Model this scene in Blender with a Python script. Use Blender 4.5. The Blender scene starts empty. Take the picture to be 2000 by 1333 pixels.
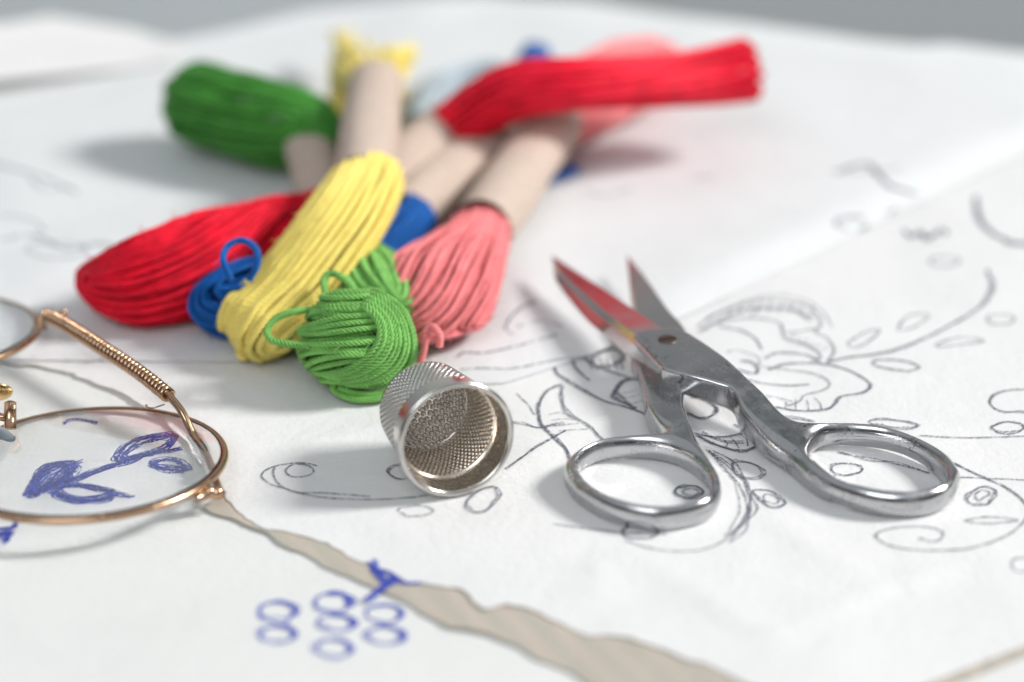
import bpy, math, random
import numpy as np
from mathutils import Vector, Matrix, noise
from mathutils.geometry import delaunay_2d_cdt

C = bpy.context.scene
COL = C.collection
S = 0.01                      # everything below is written in centimetres
random.seed(4); RNG = np.random.default_rng(4)

# ------------------------------------------------------------------ camera
CAM_H, PITCH, FOC = 17.7, math.radians(27.0), 85.0
cam_d = bpy.data.cameras.new('camera'); cam = bpy.data.objects.new('camera', cam_d); COL.objects.link(cam)
cam.location = (0, 0, CAM_H*S); cam.rotation_euler = (math.radians(90)-PITCH, 0, 0)
cam_d.lens = FOC; cam_d.sensor_width = 36; cam_d.clip_start = 0.01; cam_d.clip_end = 50
cam_d.dof.use_dof = True; cam_d.dof.focus_distance = 0.357; cam_d.dof.aperture_fstop = 7.2
C.camera = cam
# ------------------------------------------------------------------ world and lamps
w = bpy.data.worlds.new('World'); C.world = w; w.use_nodes = True
nt = w.node_tree; bg = nt.nodes['Background']
tc = nt.nodes.new('ShaderNodeTexCoord'); sx = nt.nodes.new('ShaderNodeSeparateXYZ'); rp = nt.nodes.new('ShaderNodeValToRGB')
nt.links.new(tc.outputs['Generated'], sx.inputs[0]); nt.links.new(sx.outputs['Z'], rp.inputs[0]); nt.links.new(rp.outputs[0], bg.inputs[0])
rp.color_ramp.elements[0].position = 0.12; rp.color_ramp.elements[0].color = (.045, .048, .052, 1)
rp.color_ramp.elements[1].position = 0.62; rp.color_ramp.elements[1].color = (.70, .74, .77, 1)
bg.inputs[1].default_value = 0.58
def area(name, loc, target, size, power, col):
    d = bpy.data.lights.new(name, 'AREA'); d.shape = 'RECTANGLE'; d.size, d.size_y = size[0]*S, size[1]*S
    d.energy = power; d.color = col
    o = bpy.data.objects.new(name, d); COL.objects.link(o); o.location = Vector(loc)*S
    o.rotation_euler = (Vector(target)-Vector(loc)).to_track_quat('-Z', 'Y').to_euler(); return o
area('window_light', (150, 48, 116), (0, 33, 0), (36, 40), 42.0, (1.0, .985, .96))
area('soft_front_light', (-30, -60, 90), (0, 30, 0), (80, 60), 5.6, (.93, .97, 1.0))
C.view_settings.view_transform = 'Standard'; C.view_settings.look = 'None'
C.view_settings.exposure = 0.07; C.view_settings.gamma = 1; C.view_settings.use_curve_mapping = False
C.cycles.use_denoising = True; C.cycles.max_bounces = 14; C.cycles.transparent_max_bounces = 16
C.cycles.caustics_refractive = True; C.cycles.caustics_reflective = True; C.cycles.blur_glossy = 0.1
C.cycles.sample_clamp_indirect = 0

# ------------------------------------------------------------------ helpers
FWD = np.array([0, math.cos(PITCH), -math.sin(PITCH)]); UP = np.array([0, math.sin(PITCH), math.cos(PITCH)])
def at(px, py, z=0.0):
    """photo pixel (of 2000x1333) -> point of the table scene at height z (cm)"""
    k = 36/FOC/2000
    d = FWD + np.array([1, 0, 0])*(px-1000)*k + UP*(666.5-py)*k
    t = (z-CAM_H)/d[2]
    return np.array([0, 0, CAM_H]) + d*t
def on(px, py, zf):
    z = 0.05
    for _ in range(6):
        p = at(px, py, z); z = zf(p[0], p[1])
    p = at(px, py, z); return p
def spline(pts, step=0.05, closed=False):
    P = np.array(pts, float); n = len(P); out = []
    if closed: idx = lambda i: P[i % n]; m = n
    else: idx = lambda i: P[min(max(i, 0), n-1)]; m = n-1
    for i in range(m):
        p0, p1, p2, p3 = idx(i-1), idx(i), idx(i+1), idx(i+2)
        if not closed and i == 0: p0 = 2*p1-p2
        if not closed and i == m-1: p3 = 2*p2-p1
        k = max(2, int(np.linalg.norm(p2-p1)/step))
        t = (np.arange(k)/k)[:, None]
        out.append(.5*(2*p1+(p2-p0)*t+(2*p0-5*p1+4*p2-p3)*t**2+(3*p1-p0-3*p2+p3)*t**3))
    out = np.vstack(out)
    return out if closed else np.vstack([out, P[-1]])
def resample(P, step):
    d = np.r_[0, np.cumsum(np.linalg.norm(np.diff(P, axis=0), axis=1))]
    n = max(3, int(d[-1]/step)+1); s = np.linspace(0, d[-1], n)
    return np.stack([np.interp(s, d, P[:, k]) for k in range(P.shape[1])], 1)
def frames(P, closed=False):
    T = (np.roll(P, -1, 0)-np.roll(P, 1, 0)) if closed else np.gradient(P, axis=0)
    T /= np.linalg.norm(T, axis=1)[:, None]+1e-12
    a = np.array([0, 0, 1.0]) if abs(T[0][2]) < .9 else np.array([1.0, 0, 0])
    N = np.zeros_like(P); n = a-T[0]*np.dot(a, T[0]); N[0] = n/np.linalg.norm(n)
    for i in range(1, len(P)):
        n = N[i-1]-T[i]*np.dot(N[i-1], T[i]); N[i] = n/(np.linalg.norm(n)+1e-12)
    return T, N, np.cross(T, N)
HAIR = np.random.default_rng(77)
class MB:
    def __init__(s): s.v = []; s.f = []; s.n = 0
    def add(s, v, f):
        s.v.append(np.asarray(v, float)); s.f += [tuple(int(i)+s.n for i in q) for q in f]; s.n += len(v)
    def grid(s, V, wrap_u=False, wrap_v=False):      # V: (nu, nv, 3)
        nu, nv = V.shape[:2]; idx = np.arange(nu*nv).reshape(nu, nv)
        a = idx if wrap_u else idx[:-1]; b = np.roll(idx, -1, 0) if wrap_u else idx[1:]
        if wrap_v: q = np.stack([a, b, np.roll(b, -1, 1), np.roll(a, -1, 1)], -1)
        else: q = np.stack([a[:, :-1], b[:, :-1], b[:, 1:], a[:, 1:]], -1)
        s.v.append(V.reshape(-1, 3)); s.f += [tuple(r) for r in (q.reshape(-1, 4)+s.n).tolist()]; s.n += nu*nv
    def tube(s, P, r, k=8, closed=False, fr=None, caps=True, sx=1., sy=1.):
        T, N, B = fr if fr else frames(P, closed)
        a = np.arange(k)/k*2*math.pi; r = np.broadcast_to(np.asarray(r, float), (len(P),))
        V = P[:, None]+r[:, None, None]*(np.cos(a)[None, :, None]*N[:, None]*sx+np.sin(a)[None, :, None]*B[:, None]*sy)
        n0 = s.n; s.grid(V, wrap_u=closed, wrap_v=True)
        if caps and not closed:
            s.f.append(tuple(range(n0+k-1, n0-1, -1))); e = n0+(len(P)-1)*k; s.f.append(tuple(range(e, e+k)))
    def thread(s, P, r, pitch=.17, plies=5, k=5, phase=0):
        if plies > 2: plies = 4; pitch *= 1.35
        """stranded cotton: plies twisted round each other"""
        P = resample(P, pitch/9); T, N, B = frames(P)
        d = np.arange(len(P))*pitch/9
        for j in range(plies):
            a = 2*math.pi*(d/pitch+j/plies)+phase
            Q = P+r*.58*(np.cos(a)[:, None]*N+np.sin(a)[:, None]*B)
            s.tube(Q, r*.46, k, fr=(T, N, B))
        for h in range(HAIR.poisson(len(P)*pitch/9*4.0)):          # stray fibres
            i = HAIR.integers(2, len(P)-2); a = HAIR.uniform(0, 6.28); o = math.cos(a)*N[i]+math.sin(a)*B[i]; l = HAIR.uniform(.06, .2); t = np.linspace(0, 1, 5)[:, None]
            q = T[i]*HAIR.choice([-1, 1]); b = HAIR.normal(0, .5, 3)
            s.tube(P[i]+o*r*.8+l*(t*q*.8+o*t**1.5*HAIR.uniform(.2, .8)+b*t*t*.4), .0052, 3, caps=False)
    def ball(s, c, r, n=14, sc=(1, 1, 1)):
        u = np.linspace(0, math.pi, n); v = np.arange(2*n)/(2*n)*2*math.pi
        V = np.stack([np.sin(u)[:, None]*np.cos(v), np.sin(u)[:, None]*np.sin(v), np.cos(u)[:, None]+0*v], -1)*r*np.array(sc)+np.array(c)
        s.grid(V, wrap_v=True)
    def build(s, name, mat, parent=None, base=None, smooth=True, normals=None):
        V = np.vstack(s.v)
        if base is None: base = BASE.get(parent.name, np.zeros(3)) if parent else np.zeros(3)
        V = (V-base)*S
        me = bpy.data.meshes.new(name); me.from_pydata(V.tolist(), [], s.f); me.update()
        me.materials.append(mat)
        if smooth: me.polygons.foreach_set('use_smooth', np.ones(len(me.polygons), bool))
        if normals is not None: me.normals_split_custom_set_from_vertices(normals.tolist())
        o = bpy.data.objects.new(name, me); COL.objects.link(o)
        if parent: o.parent = parent
        else: o.location = Vector(base)*S
        return o
BASE = {}
def tag(o, label, cat, group=None):
    o['label'] = label; o['category'] = cat
    if group: o['group'] = group
    return o
def thing(name, base, label, cat, group=None):
    o = bpy.data.objects.new(name, None); COL.objects.link(o); o.empty_display_size = .005
    o.location = Vector(base)*S; BASE[o.name] = np.array(base, float); return tag(o, label, cat, group)
def part_of(part, o):                   # children of parts share the thing's origin
    BASE[part.name] = BASE[o.name]; return part

# ------------------------------------------------------------------ materials
def mat(name, col, rough=.5, metal=0., **kw):
    m = bpy.data.materials.new(name); m.use_nodes = True; b = m.node_tree.nodes['Principled BSDF']
    b.inputs['Base Color'].default_value = (*col, 1); b.inputs['Roughness'].default_value = rough; b.inputs['Metallic'].default_value = metal
    for k, v in kw.items(): b.inputs[k.replace('_', ' ')].default_value = v
    return m
def cm_coords(m, sc=(100, 100, 100)):
    t = m.node_tree; a = t.nodes.new('ShaderNodeTexCoord'); b = t.nodes.new('ShaderNodeMapping'); b.inputs['Scale'].default_value = sc
    t.links.new(a.outputs['Object'], b.inputs[0]); return b.outputs[0]
def noise_node(m, scale, detail=4, rough=.55, vec=None, dist=0.):
    n = m.node_tree.nodes.new('ShaderNodeTexNoise'); n.inputs['Scale'].default_value = scale; n.inputs['Detail'].default_value = detail
    n.inputs['Roughness'].default_value = rough; n.inputs['Distortion'].default_value = dist
    m.node_tree.links.new(vec if vec else cm_coords(m), n.inputs['Vector']); return n.outputs['Fac']
def ramp(m, fac, stops):
    r = m.node_tree.nodes.new('ShaderNodeValToRGB'); e = r.color_ramp.elements
    while len(e) < len(stops): e.new(.5)
    for k, (p, c) in enumerate(stops): e[k].position = p; e[k].color = (*c, 1) if len(c) == 3 else c
    m.node_tree.links.new(fac, r.inputs[0]); return r.outputs[0]
def bump(m, fac, dist_cm, strength=1., chain=None):
    b = m.node_tree.nodes.new('ShaderNodeBump'); b.inputs['Distance'].default_value = dist_cm*S; b.inputs['Strength'].default_value = strength
    m.node_tree.links.new(fac, b.inputs['Height'])
    if chain: m.node_tree.links.new(chain, b.inputs['Normal'])
    return b.outputs[0]
def link(m, out, inp): m.node_tree.links.new(out, m.node_tree.nodes['Principled BSDF'].inputs[inp])
def paper_mat(name, col, trans_col, trans=.3, fibre=1.):
    m = mat(name, col, .62); t = m.node_tree; v = cm_coords(m)
    n1 = noise_node(m, .55, 5, .6, v); n2 = noise_node(m, 9, 4, .6, v)
    c = ramp(m, n1, [(.3, tuple(x*.955 for x in col)), (.7, col)]); link(m, c, 'Base Color')
    rn = t.nodes.new('ShaderNodeTexNoise'); rn.noise_type = 'RIDGED_MULTIFRACTAL'; rn.inputs['Scale'].default_value = .16; rn.inputs['Detail'].default_value = 3; rn.inputs['Distortion'].default_value = .8; t.links.new(v, rn.inputs['Vector'])
    b = bump(m, rn.outputs[0], .17*fibre, .9); b = bump(m, n2, .02*fibre, .7, b); b = bump(m, noise_node(m, 1.1, 6, .62, v, .6), .06*fibre, .5, b); link(m, b, 'Normal')
    tr = t.nodes.new('ShaderNodeBsdfTranslucent'); tr.inputs[0].default_value = (*trans_col, 1); t.links.new(b, tr.inputs['Normal'])
    mx = t.nodes.new('ShaderNodeMixShader'); mx.inputs[0].default_value = trans
    pb = t.nodes['Principled BSDF']; pb.inputs['Specular IOR Level'].default_value = .3
    t.links.new(pb.outputs[0], mx.inputs[1]); t.links.new(tr.outputs[0], mx.inputs[2]); t.links.new(mx.outputs[0], t.nodes['Material Output'].inputs[0])
    return m
def ink_mat(name, col, lo, hi, scale):
    """broken pencil or pen line: the ink does not cover the paper evenly"""
    m = mat(name, col, .6); t = m.node_tree; v = cm_coords(m)
    f = noise_node(m, scale, 3, .6, v); a = ramp(m, f, [(lo, (0, 0, 0)), (hi, (1, 1, 1))])
    tp = t.nodes.new('ShaderNodeBsdfTransparent'); mx = t.nodes.new('ShaderNodeMixShader')
    t.links.new(a, mx.inputs[0]); t.links.new(tp.outputs[0], mx.inputs[1]); t.links.new(t.nodes['Principled BSDF'].outputs[0], mx.inputs[2])
    t.links.new(mx.outputs[0], t.nodes['Material Output'].inputs[0]); return m
def thread_mat(name, col, var=.25):
    m = mat(name, col, .42, Sheen_Weight=.16, Sheen_Roughness=.35, Specular_IOR_Level=.5); v = cm_coords(m)
    n = noise_node(m, 3.0, 4, .6, v)
    c = ramp(m, n, [(.3, tuple(x*(1-var) for x in col)), (.7, tuple(min(1, x*(1+var*.6)) for x in col))]); link(m, c, 'Base Color')
    link(m, bump(m, noise_node(m, 60, 3, .6, v), .01, .7), 'Normal')
    pb = m.node_tree.nodes['Principled BSDF']; pb.inputs['Specular Tint'].default_value = (*[min(1, .45+x) for x in col], 1); pb.inputs['Sheen Tint'].default_value = (*[min(1, .35+x) for x in col], 1)
    t = m.node_tree; tr = t.nodes.new('ShaderNodeBsdfTranslucent'); tr.inputs[0].default_value = (*[min(1, x**.8) for x in col], 1); mx = t.nodes.new('ShaderNodeMixShader'); mx.inputs[0].default_value = .07
    t.links.new(pb.outputs[0], mx.inputs[1]); t.links.new(tr.outputs[0], mx.inputs[2]); t.links.new(mx.outputs[0], t.nodes['Material Output'].inputs[0])
    return m
def metal_mat(name, col, r0, r1, scale=6, pits=0., brush=None):
    m = mat(name, col, r0, 1.0); v = cm_coords(m)
    n = noise_node(m, scale, 5, .62, v)
    mr = m.node_tree.nodes.new('ShaderNodeMapRange'); mr.inputs[1].default_value = .3; mr.inputs[2].default_value = .7
    mr.inputs[3].default_value = r0; mr.inputs[4].default_value = r1; m.node_tree.links.new(n, mr.inputs[0]); link(m, mr.outputs[0], 'Roughness')
    b = None
    if brush: b = bump(m, noise_node(m, 1, 3, .6, cm_coords(m, brush)), .006, .45)
    if pits:
        p = noise_node(m, 26, 3, .55, v); q = noise_node(m, 2.2, 2, .5, v)
        mul = m.node_tree.nodes.new('ShaderNodeMath'); mul.operation = 'MULTIPLY'; m.node_tree.links.new(p, mul.inputs[0]); m.node_tree.links.new(q, mul.inputs[1])
        c = ramp(m, mul.outputs[0], [(.36, col), (.36+.06/pits, tuple(x*.22 for x in col))]); link(m, c, 'Base Color')
    if b: link(m, b, 'Normal')
    return m
M = dict(
    tracing=paper_mat('tracing_paper', (.84, .845, .85), (.88, .72, .52), .17),
    back=paper_mat('pattern_paper', (.80, .815, .825), (.82, .80, .76), .15),
    blue_paper=paper_mat('copy_paper', (.80, .81, .795), (.80, .74, .64), .15, .8),
    tan=paper_mat('beige_tissue', (.50, .46, .40), (.6, .5, .4), .1),
    white=paper_mat('white_paper', (.86, .855, .85), (.8, .78, .75), .2),
    pencil=ink_mat('pencil', (.125, .135, .185), .33, .68, 30),
    faint=ink_mat('faint_pencil', (.17, .19, .22), .36, .72, 14),
    blue_ink=ink_mat('blue_ink', (.05, .085, .50), .34, .60, 24),
    red=thread_mat('red_thread', (.90, .006, .035)), blue=thread_mat('blue_thread', (.005, .125, .46)),
    yellow=thread_mat('yellow_thread', (1.0, .815, .22), .05), green=thread_mat('green_thread', (.23, .54, .13)), dark_green=thread_mat('dark_green_thread', (.06, .27, .035)),
    pink=thread_mat('pink_thread', (.95, .27, .28), .15), pale=thread_mat('pale_blue_thread', (.52, .60, .65)),
    kraft=mat('kraft_band', (.52, .41, .34), .8),
    steel=metal_mat('old_steel', (.53, .53, .54), .09, .36, 3, .9, (3, 3, 40)),
    blade=metal_mat('blade_steel', (.60, .58, .57), .14, .22, 5, 0, (60, 8, 8)),
    flat=metal_mat('flat_steel', (.40,.40,.41), .24, .34, 7, .5, (60, 10, 10)),
    nickel=metal_mat('nickel', (.64, .62, .59), .15, .26, 8), nickel_in=metal_mat('nickel_inside', (.74, .675, .60), .22, .32, 8),
    gold=metal_mat('old_gold', (.57, .375, .245), .16, .30, 7, .5), brass=metal_mat('brass', (.66, .46, .20), .2, .34, 7, .6),
    dark=mat('dark_slot', (.03, .025, .022), .5, .6), pad=mat('grey_pad', (.22, .26, .29), .25),
    wall=mat('grey_wall', (.72, .75, .765), .9), cloth=mat('striped_cloth', (.62, .55, .45), .85),
)
v = cm_coords(M['kraft']); link(M['kraft'], ramp(M['kraft'], noise_node(M['kraft'], 7, 5, .6, v), [(.3, (.47, .375, .31)), (.7, (.56, .45, .38))]), 'Base Color')
glass = bpy.data.materials.new('lens_glass'); glass.use_nodes = True; M['glass'] = glass
gt = glass.node_tree; gt.nodes.remove(gt.nodes['Principled BSDF']); gb = gt.nodes.new('ShaderNodeBsdfGlass'); gb.inputs['Roughness'].default_value = 0; gb.inputs['IOR'].default_value = 1.5
gt.links.new(gb.outputs[0], gt.nodes['Material Output'].inputs[0])
def stripes():
    m = M['cloth']; wv = m.node_tree.nodes.new('ShaderNodeTexWave'); wv.inputs['Scale'].default_value = 1.0; wv.inputs['Distortion'].default_value = .6
    mp = cm_coords(m); mpn = mp.node; mpn.inputs['Rotation'].default_value = (0, 0, .5); m.node_tree.links.new(mp, wv.inputs['Vector'])
    link(m, ramp(m, wv.outputs['Fac'], [(.3, (.40, .365, .31)), (.6, (.385, .335, .28)), (.85, (.43, .40, .345))]), 'Base Color')
stripes()
def faint_stripes(m):
    t = m.node_tree; wv = t.nodes.new('ShaderNodeTexWave'); wv.inputs['Scale'].default_value = .75; wv.inputs['Distortion'].default_value = 1.2
    mp = cm_coords(m); mp.node.inputs['Rotation'].default_value = (0, 0, -.5); t.links.new(mp, wv.inputs['Vector'])
    n = noise_node(m, .35, 2, .5); mu = t.nodes.new('ShaderNodeMath'); mu.operation = 'MULTIPLY'; t.links.new(wv.outputs['Fac'], mu.inputs[0]); t.links.new(n, mu.inputs[1])
    link(m, ramp(m, mu.outputs[0], [(.15, (.47, .435, .375)), (.6, (.53, .465, .40))]), 'Base Color')
faint_stripes(M['tan'])

# ------------------------------------------------------------------ the setting
mb = MB(); Y = 240
mb.add([(-400, Y, -80), (400, Y, -80), (400, Y, 220), (-400, Y, 220)], [(0, 1, 2, 3)])
o = mb.build('background_wall', M['wall']); o['kind'] = 'structure'
for x0, x1, c, dy in ((2, 93, (.50, .52, .525), 3), (93.5, 400, (.56, .575, .57), 3)):  # added panels: the wall's dimmer light at right put into darker greys
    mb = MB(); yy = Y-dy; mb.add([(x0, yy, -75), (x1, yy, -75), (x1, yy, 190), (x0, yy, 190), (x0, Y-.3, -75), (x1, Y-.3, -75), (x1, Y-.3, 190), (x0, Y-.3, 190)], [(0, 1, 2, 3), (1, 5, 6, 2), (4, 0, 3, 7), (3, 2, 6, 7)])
    o = mb.build('wall_shade_panel', mat('shaded_wall_grey', c, .8), smooth=False); o['kind'] = 'structure'
mb = MB()
def box(mb, x0, x1, y0, y1, z0, z1):
    mb.add([(x0, y0, z0), (x1, y0, z0), (x1, y1, z0), (x0, y1, z0), (x0, y0, z1), (x1, y0, z1), (x1, y1, z1), (x0, y1, z1)],
           [(0, 3, 2, 1), (4, 5, 6, 7), (0, 1, 5, 4), (1, 2, 6, 5), (2, 3, 7, 6), (3, 0, 4, 7)])
TB = [(-70, -12), (95, -12), (95, 38)]+[tuple(at(x, y+27)[:2]) for x, y in [(2700, 220), (2300, 150), (2000, 120), (1850, 100), (1700, 90), (1500, 60), (1300, 30), (1150, 6), (950, -4), (800, 2), (600, 24), (480, 56), (345, 86), (260, 82), (100, 78), (0, 106), (-500, 210)]]+[(-70, 36)]
nb = len(TB); mb.add([(x, y, -.05) for x, y in TB]+[(x, y, -3) for x, y in TB], [tuple(range(nb)), tuple(range(2*nb-1, nb-1, -1))]+[(i, nb+i, nb+(i+1) % nb, (i+1) % nb) for i in range(nb)])
o = mb.build('tabletop', M['cloth'], smooth=False); o['kind'] = 'structure'
mb = MB(); mb.add([(-400, -200, -75), (400, -200, -75), (400, Y, -75), (-400, Y, -75)], [(0, 1, 2, 3)])
o = mb.build('floor', M['wall']); o['kind'] = 'structure'

# ------------------------------------------------------------------ paper sheets
def fbm(x, y, s, seed=0.): return noise.fractal(Vector((x*s, y*s, seed)), 1.0, 2.0, 4)
def seg_dist(px, py, A):       # distance of one point to polyline A (n,2) and the fraction along it
    a, b = A[:-1], A[1:]; ab = b-a; p = np.array([px, py])
    t = np.clip(((p-a)*ab).sum(1)/(ab**2).sum(1), 0, 1); d = np.hypot(*(p-(a+ab*t[:, None])).T)
    i = int(d.argmin()); return d[i], (i+t[i])/len(a)
def paper(name, outline, zf, material, spacing, label, edge_step=.08):
    B = resample(np.vstack([outline, outline[:1]]), edge_step)[:-1]
    x0, y0 = B.min(0); x1, y1 = B.max(0)
    gx, gy = np.meshgrid(np.arange(x0, x1, spacing), np.arange(y0, y1, spacing)); P = np.stack([gx.ravel(), gy.ravel()], 1)
    P += RNG.uniform(-.2, .2, P.shape)*spacing
    d, ins = poly_sdf(P, B); P = P[ins & (d > spacing*.5)]
    V = [Vector(p) for p in np.vstack([B, P]).tolist()]; n = len(B)
    vs, es, fs, *_ = delaunay_2d_cdt(V, [], [list(range(n))], 1, 1e-6)
    mb = MB(); mb.add([(p.x, p.y, zf(p.x, p.y)) for p in vs], fs)
    o = mb.build(name, material); tag(o, label, 'paper sheet'); return o
def poly_sdf(P, B):
    d = np.full(len(P), 1e9); ins = np.zeros(len(P), bool); n = len(B)
    for i in range(n):
        a, b = B[i], B[(i+1) % n]; ab = b-a; L = (ab**2).sum()
        if L < 1e-14: continue
        t = np.clip(((P-a)@ab)/L, 0, 1); q = P-a-t[:, None]*ab; d = np.minimum(d, (q**2).sum(1))
        c = (a[1] > P[:, 1]) != (b[1] > P[:, 1])
        if c.any(): ins ^= c & (P[:, 0] < (b[0]-a[0])*(P[:, 1]-a[1])/(b[1]-a[1]+1e-30)+a[0])
    return np.sqrt(d), ins
def jag(A, amp, seed, step=.1):
    A = resample(spline(A, .3), step); T = np.gradient(A, axis=0); T /= np.linalg.norm(T, axis=1)[:, None]
    Nn = np.stack([-T[:, 1], T[:, 0]], 1); k = np.array([noise.fractal(Vector((i*step*2.2, seed, 0)), .6, 2.2, 5) for i in range(len(A))])
    return A+Nn*(k*amp)[:, None]
# near left sheet with the blue pen drawing (lies on the cloth, runs under the torn sheet)
def z3(x, y): return -.012+.012*fbm(x, y, .35, 3)
S3 = np.array([at(*p)[:2] for p in [(-700, 1650), (900, 1650), (2900, 1650), (2900, 1000), (2000, 850), (1200, 760), (600, 700), (-200, 690), (-700, 800)]])
paper_blue = paper('pattern_sheet', S3, z3, M['blue_paper'], .35, 'off-white sheet with blue pen grapes and leaves under the glasses')
# torn tracing paper with the floral pencil drawing
TORN = [(-260, 690, .05), (60, 712, .05), (200, 752, .07), (300, 805, .08), (352, 860, .08), (395, 920, .08), (447, 978, .09), (475, 1008, .10), (525, 1030, .11), (600, 1047, .12), (660, 1070, .14), (700, 1095, .17), (722, 1094, .19),
        (760, 1115, .21), (800, 1135, .24), (900, 1146, .29), (932, 1172, .31), (952, 1186, .31), (990, 1176, .33), (1050, 1190, .36), (1110, 1218, .38), (1150, 1230, .39), (1225, 1240, .42),
        (1300, 1265, .44), (1395, 1297, .46), (1480, 1335, .46), (1560, 1375, .42), (1640, 1410, .36)]
tornP = np.array([at(p[0], p[1], .05+(p[2]-.05)*.15) for p in TORN]); torn2 = tornP[:, :2]; tornl = tornP[:, 2]
CREASE = [np.array([at(*p)[:2] for p in q]) for q in ([(540, 905), (640, 868), (760, 830), (870, 800)], [(1100, 1040), (1300, 1130), (1480, 1235), (1560, 1300)], [(1480, 1000), (1600, 1080), (1740, 1180)], [(1160, 1190), (1175, 1130), (1130, 1080)], [(1900, 1110), (1700, 1160), (1500, 1250)])]
def z1(x, y):
    d, t = seg_dist(x, y, torn2)
    l = np.interp(t*(len(torn2)-1), np.arange(len(tornl)), tornl)
    z = .045+.026*fbm(x, y, .30, 9)+.014*fbm(x, y, .8, 5)+(l-.05)*.15*max(0, 1-d/1.7)**2
    for c in CREASE:
        if abs(x-c[:, 0].mean()) < 4 and abs(y-c[:, 1].mean()) < 4:
            d, t = seg_dist(x, y, c)
            z += .05*math.exp(-d/.16)*min(1, 4*t, 4*(1-t))
    return max(z, .035)
EDGE5 = [(395, 985), (425, 1000), (465, 1012), (525, 1040), (590, 1077), (660, 1110), (720, 1136), (770, 1160), (815, 1187), (870, 1216), (930, 1228), (995, 1250), (1050, 1280), (1110, 1306), (1150, 1331), (1215, 1372), (1300, 1430)]
e5 = np.array([at(*p, .07)[:2] for p in EDGE5])
def z5(x, y):
    d, t = seg_dist(x, y, e5); return max(z3(x, y)+.008, min(.030+.006*fbm(x, y, .6, 6)+.04*max(0, 1-d/.3)**2, z1(x, y)-.014))
edgeB = [at(*p)[:2] for p in [(1640, 1410), (1745, 1368), (1850, 1325), (2000, 1266), (2180, 1205), (2700, 1080)]]
S1 = np.vstack([jag(torn2, .06, 2.0, .05), np.array(edgeB[1:]), np.array([at(*p)[:2] for p in [(2700, 400), (2100, 260), (1300, 400), (600, 560), (-260, 640)]])])
# the upper sheet under the skeins; its near edge crosses the picture and rises at the right
NEAR = [(-300, 712), (110, 712), (340, 716), (560, 718), (700, 745), (850, 762), (985, 757), (1050, 737), (1140, 706), (1230, 672), (1350, 621), (1500, 548), (1700, 453), (1850, 380), (2000, 308), (2300, 160)]
near2 = np.array([at(*p)[:2] for p in NEAR]); nearx = near2[:, 0]
def z2(x, y):
    d, t = seg_dist(x, y, near2); k = min(1, max(0, (x-.2)/4.0)); k = k*k*(3-2*k)
    hump = .15*k*(1-math.exp(-(d/.42)**2))*math.exp(-max(0, d-.6)/5)
    back = max(0, y-47.0)
    return .085+.03*fbm(x, y, .22, 1)+.03*(fbm(x, y, .12, 7))*min(1, d/3)+hump-.10*back*.3
FAR = [(2300, 150), (2000, 118), (1850, 94), (1790, 97), (1700, 86), (1500, 56), (1300, 26), (1150, 0), (950, -12), (800, -6), (600, 18), (480, 50), (330, 84), (-300, 190)]
far2 = np.array([at(*p)[:2] for p in FAR])
S2 = np.vstack([near2, far2[1:] if abs(far2[0, 0]-near2[-1, 0]) < 1e-6 else far2])
paper_floral = paper('tracing_paper', S1, z1, M['tracing'], .2, 'torn tracing paper with pencil flower drawing beneath the scissors and thimble', .06)
S5 = np.vstack([jag(e5, .05, 8.0, .06), [at(*p)[:2] for p in [(1640, 1432), (1745, 1390), (1850, 1345), (2000, 1284), (2180, 1222), (2700, 1096), (2000, 1150), (1500, 1180), (1000, 1090), (600, 1000), (440, 960)]]])
paper_tan = paper('tissue_sheet', S5, z5, M['tan'], .2, 'beige sheet peeping out below the torn edge of the tracing paper', .06)
paper_back = paper('tracing_paper', S2, z2, M['back'], .3, 'smooth pale tracing sheet the thread skeins lie on')
S4 = np.array([at(*p)[:2] for p in [(-500, 250), (0, 200), (345, 130), (370, 95), (260, 72), (100, 66), (0, 95), (-500, 260-60)]])
def z4(x, y): return .13+.05*fbm(x, y, .2, 4)+.10*max(0, -(x+7.5))**1.2
paper('paper_sheet', S4, z4, M['white'], .3, 'bright blank white paper corner at the far left of the table')

# ------------------------------------------------------------------ drawn lines (ribbons of ink on the sheets)
class Ink:
    def __init__(s, zf): s.mb = MB(); s.zf = zf; s.k = 0
    def line(s, pts, wid=.037, dbl=0, closed=False, jit=.012, lift=.008):
        P = np.array([on(p[0], p[1], s.zf)[:2] for p in pts])
        for rep in range(1+dbl):
            s.k += 1; Q = P+RNG.normal(0, jit*(1.0 if rep == 0 else 2.6), P.shape)
            Q = spline(Q, .06, closed)
            if closed: Q = np.vstack([Q, Q[:1]])
            Q = resample(Q, .06)
            wob = np.array([[noise.noise(Vector((i*.25, s.k*7.1, 0))), noise.noise(Vector((i*.25, s.k*7.1, 5)))] for i in range(len(Q))])*.012
            Q = Q+wob
            T = np.gradient(Q, axis=0); T /= np.linalg.norm(T, axis=1)[:, None]+1e-9; N = np.stack([-T[:, 1], T[:, 0]], 1)
            ww = np.array([wid*.5*(1+.45*noise.noise(Vector((i*.4, s.k*3.3, 2)))) for i in range(len(Q))])
            L, R = Q+N*ww[:, None], Q-N*ww[:, None]; dz = lift+.0012*(s.k % 9)
            V = np.stack([np.column_stack([L, [s.zf(*p)+dz for p in L]]), np.column_stack([R, [s.zf(*p)+dz for p in R]])], 1)
            s.mb.grid(V)
    def oval(s, cx, cy, rx, ry, rot=0, dbl=0, **k):
        a = np.linspace(0, 2*math.pi, 13)[:-1]; c, sn = math.cos(rot), math.sin(rot)
        s.line([(cx+rx*math.cos(t)*c-ry*math.sin(t)*sn, cy+rx*math.cos(t)*sn+ry*math.sin(t)*c) for t in a], closed=True, dbl=dbl, **k)
K = Ink(z1); L = K.line; O = K.oval
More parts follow.
